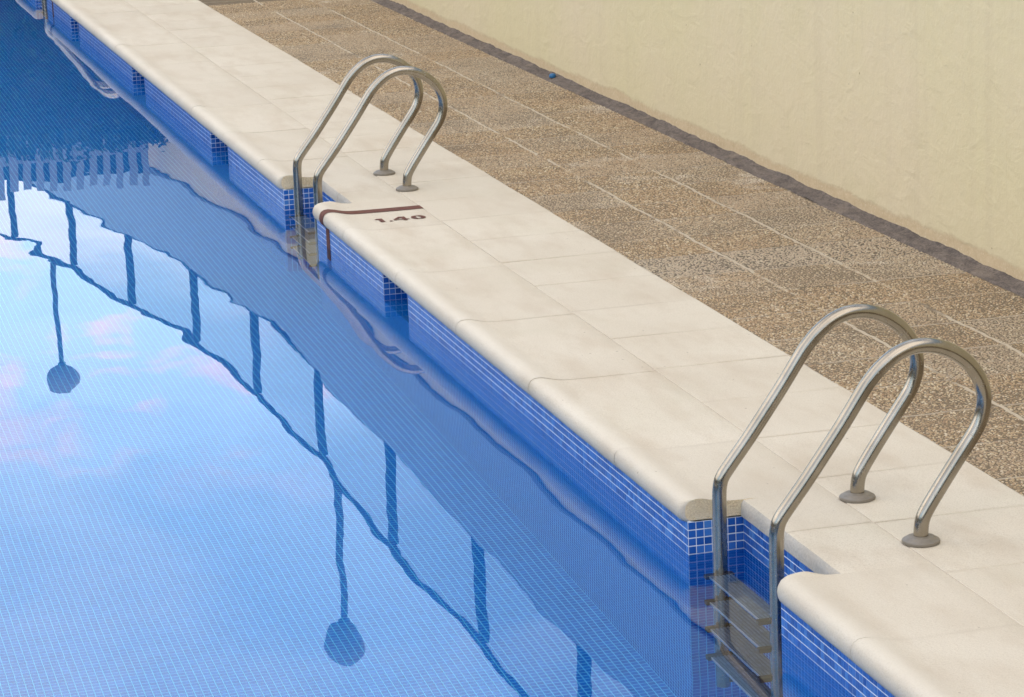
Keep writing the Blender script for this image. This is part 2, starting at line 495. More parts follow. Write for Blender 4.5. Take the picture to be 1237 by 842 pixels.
# ------------------------------------------------------------------ pool basin
ZN = -.13                               # sill of the small niches
def wall_poly(with_niches):
    p = [(0., YN)]
    cuts = sorted([(a, b, RD) for a, b in RECESS] + ([(a, b, .30) for a, b in NICHE] if with_niches else []))
    for a, b, d in cuts:
        p += [(0., a), (d, a), (d, b), (0., b)]
    return p + [(0., YF), (XL, YF), (XL, YN), (0., YN)]
mb = MB()
for poly, z0, z1 in ((wall_poly(True), ZN, ZU + .004), (wall_poly(False), ZF, ZN)):
    for i in range(len(poly) - 1):
        (x0, y0), (x1, y1) = poly[i], poly[i + 1]
        L = math.hypot(x1 - x0, y1 - y0)
        u0 = (y0 if abs(x1 - x0) < 1e-6 else 0.)
        u1 = u0 + (L if y1 >= y0 else -L)
        mb.quad((x0, y0, z0), (x1, y1, z0), (x1, y1, z1), (x0, y0, z1), [(u0, z0), (u1, z0), (u1, z1), (u0, z1)])
TILE = MB()
def tile_strip(x0, y0, x1, y1, rows=4):
    L = math.hypot(x1 - x0, y1 - y0)
    n = max(1, round(L / .025)); p = L / n
    tx, ty = (x1 - x0) / L, (y1 - y0) / L
    nx_, ny_ = -ty, tx                         # into the pool
    g, dep, bv = .0012, .0010, .0004
    rr = random.Random(int(y0 * 100) + 5)
    for k in range(n):
        for r in range(rows):
            a0, a1 = k * p + g, (k + 1) * p - g
            z0, z1 = r * .025 + .0017, (r + 1) * .025 - .0017
            d0 = dep + rr.uniform(-.0003, .0003)
            n0 = len(TILE.v)
            for (aa, bb, zz, z2, dd) in ((a0, a1, z0, z1, .0002), (a0, a1, z0, z1, d0 - bv), (a0 + bv, a1 - bv, z0 + bv, z1 - bv, d0)):
                for q, z in ((aa, zz), (bb, zz), (bb, z2), (aa, z2)):
                    TILE.v.append((x0 + tx * q + nx_ * dd, y0 + ty * q + ny_ * dd, z))
            for lv in (0, 4):
                for i in range(4):
                    j = (i + 1) % 4
                    TILE.f.append((n0 + lv + i, n0 + lv + j, n0 + lv + 4 + j, n0 + lv + 4 + i)); TILE.uv.append([(0, 0)] * 4)
            TILE.f.append((n0 + 8, n0 + 9, n0 + 10, n0 + 11)); TILE.uv.append([(0, 0)] * 4)
p_ = wall_poly(True)
for (x0, y0), (x1, y1) in zip(p_, p_[1:]):
    if max(x0, x1) > -.01 and min(x0, x1) > -.01 and max(y0, y1) > -2.2:
        if y0 < -2.2: y0 = -2.2
        tile_strip(x0, y0, x1, y1)
for a, b in NICHE:
    mb.quad((0, a, ZN), (.3, a, ZN), (.3, b, ZN), (0, b, ZN), [(0, a), (.3, a), (.3, b), (0, b)])
mb.quad((XL, YN, ZF), (.4, YN, ZF), (.4, YF, ZF), (XL, YF, ZF), [(XL, YN), (.4, YN), (.4, YF), (XL, YF)])
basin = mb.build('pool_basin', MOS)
tag(basin, 'swimming pool basin lined with small blue mosaic tiles and white grout', 'pool', kind='structure')

tiles = mesh_obj('waterline_tiles', TILE.v, TILE.f, MOSTILE)
tag(tiles, 'four rows of blue mosaic tiles with chalky white joints above the waterline', 'tiles', kind='structure')
# ------------------------------------------------------------------ water
nx = [XL - .05, .36]; ny = [YN - .05, YF + .05]
water = mesh_obj('pool_water', [(nx[0], ny[0], 0), (nx[1], ny[0], 0), (nx[1], ny[1], 0), (nx[0], ny[1], 0)], [(0, 1, 2, 3)], WATER)
tag(water, 'still blue pool water mirroring sky and railing', 'water', kind='structure')

# ------------------------------------------------------------------ coping
PROF = [(.44, ZU), (.20, ZU), (.05, ZU), (.002, ZU), (-.012, .1025), (-.021, .110), (-.0265, .122), (-.028, .136), (-.0255, .150), (-.018, .162), (-.006, .1688),
        (.010, .1708), (.026, .1697), (.042, .1664), (.060, .1618), (.078, .1577), (.098, .1546), (.125, .1530), (.165, .1523), (.22, ZD), (.30, ZD), (.38, ZD), (.4375, ZD), (.4425, .1500)]
def recess_at(y):
    for a, b in RECESS:
        if a - 1e-6 <= y <= b + 1e-6: return (a, b)
    return None
def coping_slab(mbx, y0, y1, seed):
    rr = random.Random(seed)
    dz0, dz1 = rr.uniform(-.0012, .0012), rr.uniform(-.0012, .0012)
    lipk = rr.uniform(-.0018, .0018)
    calm = any(y0 < q < y1 for q in (5.17, 15.45))
    if calm: dz0 = dz1 = lipk = 0.
    # pieces between recess edges
    brk = [y0]
    for a, b in RECESS:
        for q in (a, b):
            if y0 < q < y1: brk.append(q)
    brk.append(y1); brk.sort()
    for s in range(len(brk) - 1):
        a, b = brk[s], brk[s + 1]
        mid = (a + b) / 2
        rec = recess_at(mid)
        n = max(3, int((b - a) / .045))
        ys = [a + (b - a) * k / n for k in range(n + 1)]
        rt = .055
        for ra, rb in RECESS:   # fine slices round the corner tip on the near side, small rounding on the far side
            if abs(b - ra) < 1e-6 and not rec:
                ys = [y for y in ys if y < b - rt] + [b - rt * (1 - sin(k / 8 * pi / 2)) for k in range(9)]
            if abs(a - rb) < 1e-6 and not rec:
                ys = [a + .02 * (1 - cos(k / 5 * pi / 2)) for k in range(6)] + [y for y in ys if y > a + .021]
        base = len(mbx.v)
        rows = []
        for y in ys:
            sh = 0.
            for ra, rb in RECESS:
                if not rec and abs(b - ra) < 1e-6 and y > ra - rt:
                    t = (y - (ra - rt)) / rt
                    sh = rt * (1 - sqrt(max(0., 1 - t * t)))
                if not rec and abs(a - rb) < 1e-6 and y < rb + .02:
                    t = 1 - (y - rb) / .02
                    sh = max(sh, .02 * (1 - sqrt(max(0., 1 - t * t))))
            row = []
            for (px, pz) in PROF:
                x, z = px, pz
                if rec:
                    if px < RD - .004: continue
                else:
                    k = max(0., 1 - max(0., x) / .3)
                    x += sh * k
                    lip = max(0., pz - ZD)
                    wob = 0. if calm else fbm(y * 4., x * 9., seed * .37, 2)
                    z += lip * (wob * .06) + lipk * (lip / .02) 
                    if px < .0: x += wob * .0015
                z += fbm(x * 5, y * 5, 3.3, 2) * .0006 + (dz0 + (dz1 - dz0) * (y - y0) / (y1 - y0)) * (1 if pz > ZU + .01 else 0)
                row.append((x, y, z))
            if rec:
                e = -.006 + fbm(y * 14, 1.7, seed, 3) * .003
                top = row[0][2] if False else None
                pts = [(.44, y, ZU), (RD + e, y, ZU), (RD + e - .001, y, ZU + .02), (RD + e + .001, y, ZD - .012), (RD + e + .008, y, ZD - .002)]
                pts += [q for q in row if q[2] > ZU + .02]
                row = pts
            rows.append(row)
        m = len(rows[0])
        for r in rows: mbx.v += r
        for i in range(len(rows) - 1):
            for k in range(m - 1):
                q = base + i * m + k
                mbx.f.append((q, q + 1, q + m + 1, q + m))
                cut = rec is not None and 1 <= k <= 3
                mbx.mi.append(2 if cut else 0)
        # end faces
        for i, flip in ((0, False), (len(rows) - 1, True)):
            ids = [base + i * m + k for k in range(m)]
            if flip: ids = ids[::-1]
            mbx.f.append(tuple(ids))
            yy = rows[i][0][1]
            cutend = any(abs(yy - q) < 1e-6 for r_ in RECESS for q in r_)
            mbx.mi.append(1 if cutend else 0)

mbx = MB(); mbx.mi = []
J1 = [-.37 + 1.017 * k for k in range(-7, 22)]
for k in range(len(J1) - 1):
    jit = random.uniform(-.02, .02)
    coping_slab(mbx, J1[k] + .0016, J1[k + 1] - .0016, k + 1)
cop = mesh_obj('pool_coping', mbx.v, mbx.f, [STONE, CUT, GREYCUT], smooth=True, mat_idx=mbx.mi)
cop.data.set_sharp_from_angle(angle=R_(42))
tag(cop, 'pale cast stone pool coping with rounded raised lip', 'coping', kind='structure')

# second row of slabs
mb = MB()
J2 = [.137 + .518 * k for k in range(-16, 44)]
for k in range(len(J2) - 1):
    rr = random.Random(k)
    a, b = J2[k] + .0012, J2[k + 1] - .0012
    z0, z1 = ZD + rr.uniform(-.0013, .0013), ZD + rr.uniform(-.0013, .0013)
    n0 = len(mb.v)
    x0, x1 = .4447, .948 + rr.uniform(-.003, .003)
    mb.box(x0, x1, a, b, .10, ZD)
    for i, (z) in ((4, z0), (5, z1), (6, z0 + .0006), (7, z1 - .0006)):
        v = mb.v[n0 + i]; mb.v[n0 + i] = (v[0], v[1], z)
row2 = mb.build('deck_slabs', STONE, bevel=.0022)
tag(row2, 'second row of pale square deck slabs', 'paving', kind='structure')
# mortar bed under the joints
mb = MB(); mb.box(.19, .97, YN - 2.4, 22.4, .08, .1497)
for a, b in [(YN - 2.4, RECESS[0][0] - .01)] + [(RECESS[i][1] + .01, RECESS[i + 1][0] - .01) for i in range(2)] + [(RECESS[2][1] + .01, YF)]:
    mb.box(.012, .1898, a, b, .106, .1475)
bed = mb.build('mortar_bed', MORTAR)
tag(bed, 'pale mortar in the joints between the slabs', 'mortar', kind='structure')

# aggregate paving
NXs = 7
v = []; f = []
ysn = [YN - 2.4 + .05 * k for k in range(int((22.6 - YN + 2.4) / .05))]
xsn = [.953 + (2.13 - .953) * k / 24 for k in range(25)]
for y in ysn:
    for x in xsn:
        z = .1505 + fbm(x * 2.3, y * 2.3, 1.1, 3) * .0016
        xe = x + (fbm(y * 5, 4.4, 0, 3) * .004 if x == xsn[0] else 0)
        v.append((xe, y, z))
w_ = len(xsn)
for i in range(len(ysn) - 1):
    for k in range(w_ - 1):
        q = i * w_ + k
        f.append((q, q + 1, q + w_ + 1, q + w_))
agg = mesh_obj('aggregate_paving', v, f, AGG, smooth=True)
tag(agg, 'brown exposed aggregate paving with pale mortar joints', 'paving', kind='structure')

# loose-looking stones bedded in the paving: one countless mass
import numpy as np
def make_stones():
    rg = np.random.default_rng(5)
    sp = .0098
    gx_, gy_ = np.meshgrid(np.arange(.957, 2.092, sp), np.arange(-1.9, 13.9, sp))
    X = gx_.ravel() + rg.uniform(-.45, .45, gx_.size) * sp
    Y = gy_.ravel() + rg.uniform(-.45, .45, gx_.size) * sp
    wob = .003 * np.sin(Y * 7.) + .002 * np.sin(Y * 23. + 1.) + .002 * np.sin(Y * 61.)
    worn = (np.sin(Y * 1.7 + .6) + np.sin(Y * 4.1) + .7 * np.sin(Y * 9.7)) > -.95
    keep = np.ones(X.size, bool)
    for j in PX[1:3]:
        keep &= ~((np.abs(X + wob - j) < .0100) & worn)
    wob2 = .004 * np.sin(X * 9.) + .003 * np.sin(X * 31.)
    q = (Y + wob2 - PY0) / PSY
    fy_ = np.abs(q - np.round(q)) * PSY
    cell = np.round(q) + np.floor((X - .95) / .38) * 17
    worn2 = (np.sin(cell * 12.9898) * 43758.5453 % 1.) > .35
    keep &= ~((fy_ < .0085) & worn2)
    band_ = (Y > PY0) & (Y < PY0 + PSY)
    keep &= ~(band_ & (rg.random(X.size) < .28))
    keep &= rg.random(X.size) < .93
    X, Y, band_ = X[keep], Y[keep], band_[keep]
    n = X.size
    r = rg.uniform(.0038, .0070, n) * np.where(band_, 1.12, 1.)
    asp = rg.uniform(.6, 1., n); an = rg.uniform(0, pi, n)
    h = r * rg.uniform(.30, .62, n)
    K = 7
    vs_ = np.zeros((n, 2 * K + 1, 3), np.float32)
    for k in range(K):
        t = 2 * pi * k / K
        jr = rg.uniform(.78, 1.12, n)
        for lev, (sc_, hz) in enumerate(((1., -.35), (.68, .62))):
            ex, ey = cos(t) * r * jr * sc_, sin(t) * r * asp * jr * sc_
            vs_[:, lev * K + k, 0] = X + ex * np.cos(an) - ey * np.sin(an)
            vs_[:, lev * K + k, 1] = Y + ex * np.sin(an) + ey * np.cos(an)
            vs_[:, lev * K + k, 2] = .1505 + h * (hz + rg.uniform(-.12, .12, n) * lev)
    vs_[:, 2 * K, 0] = X; vs_[:, 2 * K, 1] = Y; vs_[:, 2 * K, 2] = .1505 + h * .9
    fc = []
    for k in range(K):
        k2 = (k + 1) % K
        fc += [(k, k2, K + k2), (k, K + k2, K + k), (K + k, K + k2, 2 * K)]
    fc = np.array(fc, np.int32)
    F = (fc[None] + (np.arange(n, dtype=np.int32) * (2 * K + 1))[:, None, None]).reshape(-1)
    me = bpy.data.meshes.new('paving_stones')
    me.vertices.add(n * (2 * K + 1)); me.vertices.foreach_set('co', vs_.reshape(-1))
    nf = F.size // 3
    me.loops.add(F.size); me.loops.foreach_set('vertex_index', F)
    me.polygons.add(nf); me.polygons.foreach_set('loop_start', np.arange(0, F.size, 3, dtype=np.int32))
    me.polygons.foreach_set('use_smooth', np.ones(nf, bool))
    me.update(calc_edges=True); me.validate()
    me.materials.append(PEB)
    o = bpy.data.objects.new('paving_stones', me); COL.objects.link(o)
    return tag(o, 'small brown and cream stones set in the paving', 'stones', kind='stuff')
make_stones()

# bitumen strip at wall foot
v = []; f = []
ysn = [YN - 2.4 + .03 * k for k in range(int((21.0 - YN + 2.4) / .03))]
sec = [(2.088, .1470), (2.098, .1585), (2.118, .1625), (2.140, .1665), (2.158, .1745), (2.170, .184)]
for y in ysn:
    for i, (x, z) in enumerate(sec):
        jx = fbm(y * 4.1, i * .6, 9.1, 5) * (.016 if i < 2 else .007)
        jz = fbm(y * 14., i * 2.3, 2.2, 4) * (.0045 if i else 0.)
        if i == 5: jz = fbm(y * 5., 3., 6.6, 5) * .014
        v.append((x + (jx if i < 5 else 0.), y, z + jz))
w_ = len(sec)
for i in range(len(ysn) - 1):
    for k in range(w_ - 1):
        q = i * w_ + k
        f.append((q, q + 1, q + w_ + 1, q + w_))
strip = mesh_obj('bitumen_strip', v, f, DARKSTRIP, smooth=True)
tag(strip, 'dark grey sealing strip along the foot of the beige wall', 'sealing strip', kind='structure')

# ground with a hole for pool
mb = MB()
HX0, HX1, HY0, HY1 = XL - .02, .42, YN - .02, YF + .02
G = 400.
for (x0, x1, y0, y1) in ((-G, HX0, -G, G), (HX1, G, -G, G), (HX0, HX1, -G, HY0), (HX0, HX1, HY1, G)):
    mb.quad((x0, y0, .098), (x1, y0, .098), (x1, y1, .098), (x0, y1, .098))
ground = mb.build('ground', GROUND)
tag(ground, kind='structure')
# simple stone edging on the other three sides of the pool
mb = MB()
mb.box(XL - .95, XL + .03, YN - .95, YF + .95, .1, ZD)
mb.box(XL + .032, .44, YN - .95, YN + .03, .1, ZD)
mb.box(XL + .032, .44, YF - .03, YF + .95, .1, ZD)
edg = mb.build('pool_edging', STONE, bevel=.012)
tag(edg, kind='structure')

# ------------------------------------------------------------------ painted depth mark 1.40
def surf_z(x):
    """deck height along the coping profile's upper side"""
    up = PROF[7:]
    for (xa, za), (xb, zb) in zip(up, up[1:]):
        if xa <= x <= xb: return za + (zb - za) * (x - xa) / (xb - xa)
    return ZD
mark = empty('depth_marking', (.25, 5.17, ZD))
tag(mark, 'brown painted stripe over the coping with the depth figures 1.40', 'depth marking')
path = []
for x in [.4435 - .02 * k for k in range(21)]:
    path.append((x, surf_z(x) + .0024))
path += [(.012, .1733), (-.007, .1714), (-.0198, .1640), (-.0280, .1510), (-.0306, .136), (-.0290, .121), (-.0230, .1085), (-.0130, .1), (-.0035, .0975), (-.0022, .09), (-.0022, -.25)]
v = []; f = []
for i, (x, z) in enumerate(path):
    wb = fbm(i * .6, 0, 5, 2) * .0015
    narrow = 0. if i < 22 else .002
    v += [(x, 5.130 + wb + narrow, z), (x, 5.213 + wb * .5 - narrow, z)]
for i in range(len(path) - 1):
    f.append((2 * i, 2 * i + 1, 2 * i + 3, 2 * i + 2))
st = mesh_obj('stripe', v, f, PAINT, smooth=True)
st.parent = mark; st.matrix_parent_inverse = Matrix.Translation(mark.location).inverted()
# stencilled figures 1 . 4 0 with fat stems
m = MB()
zt = ZD + .0024
def flat(*pts):
    n0 = len(m.v)
    lift = .0002 * (len(m.f) % 7)
    m.v += [(x, y, zt + lift) for x, y in pts]
    m.f.append(tuple(range(n0, n0 + len(pts)))); m.uv.append([(0, 0)] * len(pts))
flat((.187, 4.884), (.208, 4.884), (.208, 4.968), (.187, 4.968))
flat((.170, 4.952), (.1868, 4.944), (.1868, 4.968), (.182, 4.967))
flat((.229, 4.884), (.242, 4.884), (.242, 4.899), (.229, 4.899))
flat((.293, 4.884), (.312, 4.884), (.312, 4.968), (.293, 4.968))
flat((.250, 4.901), (.2928, 4.901), (.2928, 4.914), (.250, 4.914))
flat((.3122, 4.901), (.323, 4.901), (.323, 4.914), (.3122, 4.914))
flat((.250, 4.9142), (.265, 4.9142), (.2928, 4.950), (.2928, 4.968), (.284, 4.968))
n_ = 26
for k in range(n_):
    ring = []
    for kk in (k, k + 1):
        t = 2 * pi * kk / n_
        ring.append(((.369 + .033 * cos(t), 4.926 + .043 * sin(t)), (.369 + .010 * cos(t), 4.926 + .031 * sin(t))))
    flat(ring[0][1], ring[0][0], ring[1][0], ring[1][1])
me = m.build('figures', PAINT).data
bpy.data.objects.remove(bpy.data.objects['figures'])
fig = bpy.data.objects.new('figures', me); COL.objects.link(fig)
fig.parent = mark; fig.matrix_parent_inverse = Matrix.Translation(mark.location).inverted()
# stripe of the next depth marking, by the farthest ladder
mk2 = empty('depth_marking', (.25, 15.5, ZD))
tag(mk2, 'brown painted depth stripe at the far end of the pool edge', 'depth marking')
v2 = [(x, y - 5.17 + 15.45, z) for x, y, z in v]
st2 = mesh_obj('stripe', v2, f, PAINT, smooth=True)
st2.parent = mk2; st2.matrix_parent_inverse = Matrix.Translation(mk2.location).inverted()

# ------------------------------------------------------------------ pool ladders
RAIL = [(.055, -1.06), (.0545, -.8), (.054, -.5), (.054, -.2), (.055, 0.), (.056, .12), (.057, .205), (.0605, .243), (.0705, .270), (.102, .312), (.145, .366), (.187, .422), (.259, .5205), (.322, .613),
        (.344, .641), (.371, .669), (.407, .697), (.436, .7115), (.467, .7205), (.500, .7225), (.532, .7185), (.561, .7095), (.588, .6965), (.613, .6795), (.636, .659), (.655, .635), (.6695, .610), (.679, .583), (.683, .555), (.681, .524), (.672, .491), (.657, .461), (.63, .4225), (.60, .381), (.541, .297), (.508, .247), (.4955, .222), (.4905, .197), (.489, .17), (.489, .140)]
def catmull(P, n=4):
    out = []
    for i in range(len(P) - 1):
        p0, p1, p2, p3 = P[max(i - 1, 0)], P[i], P[i + 1], P[min(i + 2, len(P) - 1)]
        m = n
        for k in range(m):
            t = k / m
            out.append(tuple(.5 * ((2 * b) + (c - a) * t + (2 * a - 5 * b + 4 * c - d) * t * t + (-a + 3 * b - 3 * c + d) * t ** 3) for a, b, c, d in zip(p0, p1, p2, p3)))
    out.append(P[-1])
    return out
RAILS = catmull(RAIL)
HW = .2425
def make_ladder():
    root = empty('pool_ladder', (0, 0, ZD))
    inv = Matrix.Translation((0, 0, ZD)).inverted()
    def add(o, par=None):
        o.parent = par or root
        if par is None: o.matrix_parent_inverse = inv
        return o
    for s in (1, -1):
        m = MB(); m.tube([(x, s * HW, z) for x, z in RAILS], .0214, 24)
        r = add(m.build('handrail', STEEL, smooth=True, autosmooth=50))
        m = MB(); m.lathe((.489, s * HW, ZD + .001), [(.053, 0.), (.0545, .004), (.053, .009), (.047, .0125), (.044, .013), (.041, .0165), (.034, .019), (.0225, .0205)], 40)
        add(m.build('base_flange', FLANGE, autosmooth=40), r)
        m = MB(); m.tube([(.056, s * HW, -1.02), (.12, s * HW, -1.02), (.172, s * HW, -1.02)], [.016, .018, .024], 16)
        add(m.build('rubber_bumper', RUBBER, autosmooth=40), r)
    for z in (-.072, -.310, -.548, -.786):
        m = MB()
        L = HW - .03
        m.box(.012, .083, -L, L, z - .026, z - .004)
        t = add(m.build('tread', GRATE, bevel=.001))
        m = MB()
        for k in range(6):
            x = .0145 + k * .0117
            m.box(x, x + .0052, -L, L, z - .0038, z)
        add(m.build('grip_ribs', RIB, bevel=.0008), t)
        m = MB(); m.box(.0090, .0118, -L, L, z - .016, z + .0012)
        add(m.build('front_edge', EDGE, bevel=.001), t)
        for s in (1, -1):
            m = MB(); m.box(.000, .090, s * (L + .014) - .0145, s * (L + .014) + .0145, z - .033, z + .0035)
            add(m.build('end_cap', RUBBER, bevel=.006), t)
    return root
def kids(o): return [c for c in bpy.data.objects if c.parent == o]
def copy_tree(o, parent=None):
    c = o.copy(); COL.objects.link(c)
    if parent: c.parent = parent; c.matrix_parent_inverse = o.matrix_parent_inverse.copy()
    for ch in kids(o): copy_tree(ch, c)
    return c
lad = make_ladder()
labs = ['nearest steel pool ladder, its treads showing through the water at the lower right',
        'steel pool ladder beside the brown stripe and the figures 1.40',
        'farthest steel pool ladder, at the far end of the pool edge']
src = lad
for i, y in enumerate(LADDER_Y):
    o = src if i == 0 else copy_tree(src)
    o.location = (0, y, ZD)
    tag(o, labs[i], 'pool ladder', 'steel ladders along the pool edge')

# ------------------------------------------------------------------ wall, terrace and railing
PLAN = [(2.165, -9.2), (2.165, 6.), (2.165, 13.), (2.165, 18.3), (1.90, 21.7), (1.55, 24.1), (1.20, 26.3), (.88, 28.), (.25, 31.2)]
def offset_plan(d):
    out = []
    for i, p in enumerate(PLAN):
        a = Vector(PLAN[max(i - 1, 0)]); b = Vector(PLAN[min(i + 1, len(PLAN) - 1)])
        t = (b - a).normalized()
        nrm = Vector((t.y, -t.x))       # to the right (+X)
        q = Vector(p) + nrm * d
        out.append((q.x, q.y))
    return out
def strip_wall(m, d0, d1, z0, z1, fine=False):
    a, b = offset_plan(d0), offset_plan(d1)
    for i in range(len(a) - 1):
        A, B, C_, D = a[i], a[i + 1], b[i + 1], b[i]
        m.quad((*A, z0), (*A, z1), (*B, z1), (*B, z0))
        m.quad((*D, z1), (*D, z0), (*C_, z0), (*C_, z1))
        m.quad((*A, z1), (*D, z1), (*C_, z1), (*B, z1))
        m.quad((*A, z0), (*B, z0), (*C_, z0), (*D, z0))
    m.quad((*a[0], z0), (*b[0], z0), (*b[0], z1), (*a[0], z1))
    m.quad((*a[-1], z1), (*b[-1], z1), (*b[-1], z0), (*a[-1], z0))
wall = empty('terrace_wall', (2.165, 6., ZD))
tag(wall, 'beige plastered wall with worn foot along the brown paving', 'wall')
def under(o, root):
    o.parent = root; o.matrix_parent_inverse = Matrix.Translation(root.location).inverted(); return o
m = MB(); strip_wall(m, 0., .35, .10, 2.50); under(m.build('plaster_face', PLAST), wall)
m = MB(); strip_wall(m, -.016, .36, 2.502, 2.530); under(m.build('ledge', LEDGE), wall)
m = MB(); strip_wall(m, .004, .35, 2.532, 3.36); under(m.build('upper_face', UPWALL), wall)
m = MB(); strip_wall(m, .36, 7.0, 3.20, 3.355); under(m.build('terrace_slab', UPWALL), wall)

rail = empty('terrace_railing', (2.2, 6., 3.36))
tag(rail, 'dark terrace railing with translucent panels mirrored in the water', 'railing')
ctr = offset_plan(.06)
def along(pl, step_list):
    pass
seg = []
# post positions along the plan (by y on the centre line)
def at_y(pl, y):
    for (xa, ya), (xb, yb) in zip(pl, pl[1:]):
        if ya <= y <= yb: return xa + (xb - xa) * (y - ya) / (yb - ya)
    return pl[-1][0]
posts = [-7.0, -4.35, -1.7, .95, 3.6, 6.3, 8.97, 11.52, 14.23, 16.95, 19.5, 21.85, 24.1, 26.3, 28.6, 30.8]
for y in posts:
    x = at_y(ctr, y)
    m = MB(); m.box(x - .035, x + .035, y - .055, y + .055, 3.362, 4.16)
    under(m.build('post', RAILP, bevel=.004), rail)
for ya, yb in zip(posts, posts[1:]):
    xa, xb = at_y(ctr, ya), at_y(ctr, yb)
    ln = math.hypot(xb - xa, yb - ya); tx, ty = (xb - xa) / ln, (yb - ya) / ln
    A = Vector((xa + tx * .057, ya + ty * .057, 0)); B = Vector((xb - tx * .057, yb - ty * .057, 0))
    nn = Vector((ty, -tx, 0)) * .005
    m = MB()
    z0, z1 = 3.43, 4.155
    c8 = [A - nn, B - nn, B + nn, A + nn]
    n0 = 0
    vs = [(p.x, p.y, z) for z in (z0, z1) for p in c8]
    fs = [(3, 2, 1, 0), (4, 5, 6, 7), (0, 1, 5, 4), (1, 2, 6, 5), (2, 3, 7, 6), (3, 0, 4, 7)]
    under(mesh_obj('panel', vs, fs, PANEL), rail)
a = offset_plan(.0); 
m = MB()
m.tube([(at_y(ctr, y), y, 4.195) for y in [-8.5] + posts], .028, 12)
under(m.build('top_rail', RAILP, smooth=True, autosmooth=50), rail)
m = MB()
m.tube([(at_y(ctr, y), y, 3.40) for y in [-8.5] + posts], .02, 10)
under(m.build('bottom_rail', RAILP, smooth=True, autosmooth=50), rail)

def lamp(x, y, r, label, zc=6.23):
    root = empty('globe_lamp', (x, y, 3.355))
    tag(root, label, 'lamp', 'globe lamps on the terrace')
    m = MB(); m.lathe((x, y, 3.356), [(.10, 0), (.10, .03), (.05, .06), (.042, .4), (.035, 1.5), (.030, zc - r - 3.40)], 20)
    under(m.build('pole', LAMPP, autosmooth=40), root)
    prof = [(r * cos(a_ * pi / 24) , r * sin(a_ * pi / 24)) for a_ in range(-11, 12)]
    m = MB(); m.lathe((x, y, zc), prof, 32); under(m.build('globe', GLOBE, smooth=True), root)
    m = MB(); m.lathe((x, y, zc - r - .045), [(.036, .01), (.05, .018), (.05, .045), (.046, .06)], 20); under(m.build('globe_collar', LAMPP, autosmooth=40), root)
lamp(2.45, 17.55, .182, 'terrace globe lamp mirrored in the lower middle of the water', 6.05)
lamp(1.40, 29.76, .215, 'farther terrace globe lamp mirrored at the left edge of the water')

# ------------------------------------------------------------------ hedge and picket fence beyond the far end
hd = empty('hedge', (-4.5, 22., .1))
tag(hd, 'dense dark hedge beyond the far end of the pool', 'hedge')
hv = []; hf = []
rr = random.Random(3)
for k in range(26000):
    x = rr.uniform(-11.5, 1.72); t = rr.random()
    hx = .18 * fbm(x * 1.1, 0, 1, 3)
    if t < .62:
        z = rr.uniform(.12, 1.98); y = 21.35 + .22 * fbm(x * 1.4, z * 1.4, 2, 3) + abs(rr.gauss(0, .10))
    else:
        z = 1.98 + hx * .5 + rr.gauss(0, .05); y = rr.uniform(21.35, 22.4)
    c = Vector((x, y, z)); s = rr.uniform(.03, .06)
    d = Vector((rr.gauss(0, 1), rr.gauss(0, 1), rr.gauss(0, 1))).normalized()
    e = d.orthogonal().normalized(); g = d.cross(e)
    n0 = len(hv)
    hv += [c - e * s, c + g * s * .45, c + e * s, c - g * s * .45]
    hf.append((n0, n0 + 1, n0 + 2, n0 + 3))
for k in range(20000):                       # unseen arms, left side and near end, added to darken the steel's reflections
    if rr.random() < .65:
        y = rr.uniform(-15., 21.5); x = -13.6 + .25 * fbm(y * .9, 0, 4, 3) - abs(rr.gauss(0, .12))
    else:
        x = rr.uniform(-13.8, 6.); y = -15. + .25 * fbm(x * .9, 0, 7, 3) - abs(rr.gauss(0, .12))
    z = rr.uniform(.12, 3.15) + .12 * fbm(x + y, 1., 3, 2)
    c = Vector((x, y, z)); s = rr.uniform(.06, .11)
    d = Vector((rr.gauss(0, 1), rr.gauss(0, 1), rr.gauss(0, 1))).normalized()
    e = d.orthogonal().normalized(); g = d.cross(e)
    n0 = len(hv)
    hv += [c - e * s, c + g * s * .5, c + e * s, c - g * s * .5]
    hf.append((n0, n0 + 1, n0 + 2, n0 + 3))
under(mesh_obj('foliage', hv, hf, LEAF), hd)
m = MB()
for k in range(30):
    x = -11.3 + k * .445 + rr.uniform(-.08, .08)
    m.tube([(x, 21.8, .1), (x + rr.uniform(-.05, .05), 21.8, 1.1), (x + rr.uniform(-.12, .12), 21.85, 1.95)], [.03, .022, .01], 8)
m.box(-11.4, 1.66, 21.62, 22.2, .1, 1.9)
m.box(-14.6, -13.85, -15.2, 22.2, .1, 3.0); m.box(-13.84, 6., -16., -15.25, .1, 3.0)  # dark cores of the added, unseen hedge arms
under(m.build('branches', TWIG), hd)
pf = empty('picket_fence', (-4.5, 22.55, .1))
tag(pf, 'pale picket fence standing behind the dark hedge', 'fence')
m = MB()
x = -11.5
while x < 1.62:
    w = .075 + rr.uniform(-.012, .012)
    m.box(x, x + w, 22.50, 22.52, .1, 2.62 + rr.uniform(-.03, .02)); x += .135
under(m.build('pickets', WHITEP), pf)
m = MB(); m.box(-11.6, 1.68, 22.60, 22.62, .1, 2.50); under(m.build('backing_screen', SCREEN), pf)
m = MB(); m.box(-11.6, 1.68, 22.522, 22.56, 2.2, 2.27); m.box(-11.6, 1.68, 22.522, 22.56, .6, .67); under(m.build('cross_rails', WHITEP), pf)

# ------------------------------------------------------------------ blue cap on the strip
cx, cy = 2.128, 8.84
m = MB()
m.lathe((cx, cy, .1665), [(.019, 0), (.0205, .003), (.0205, .012), (.0185, .0175), (.0145, .0215), (.008, .0235), (.002, .024)], 24)
cap = m.build('bottle_cap', BLUECAP, autosmooth=35)
tag(cap, 'small blue plastic cap lying on the dark strip by the wall', 'cap')

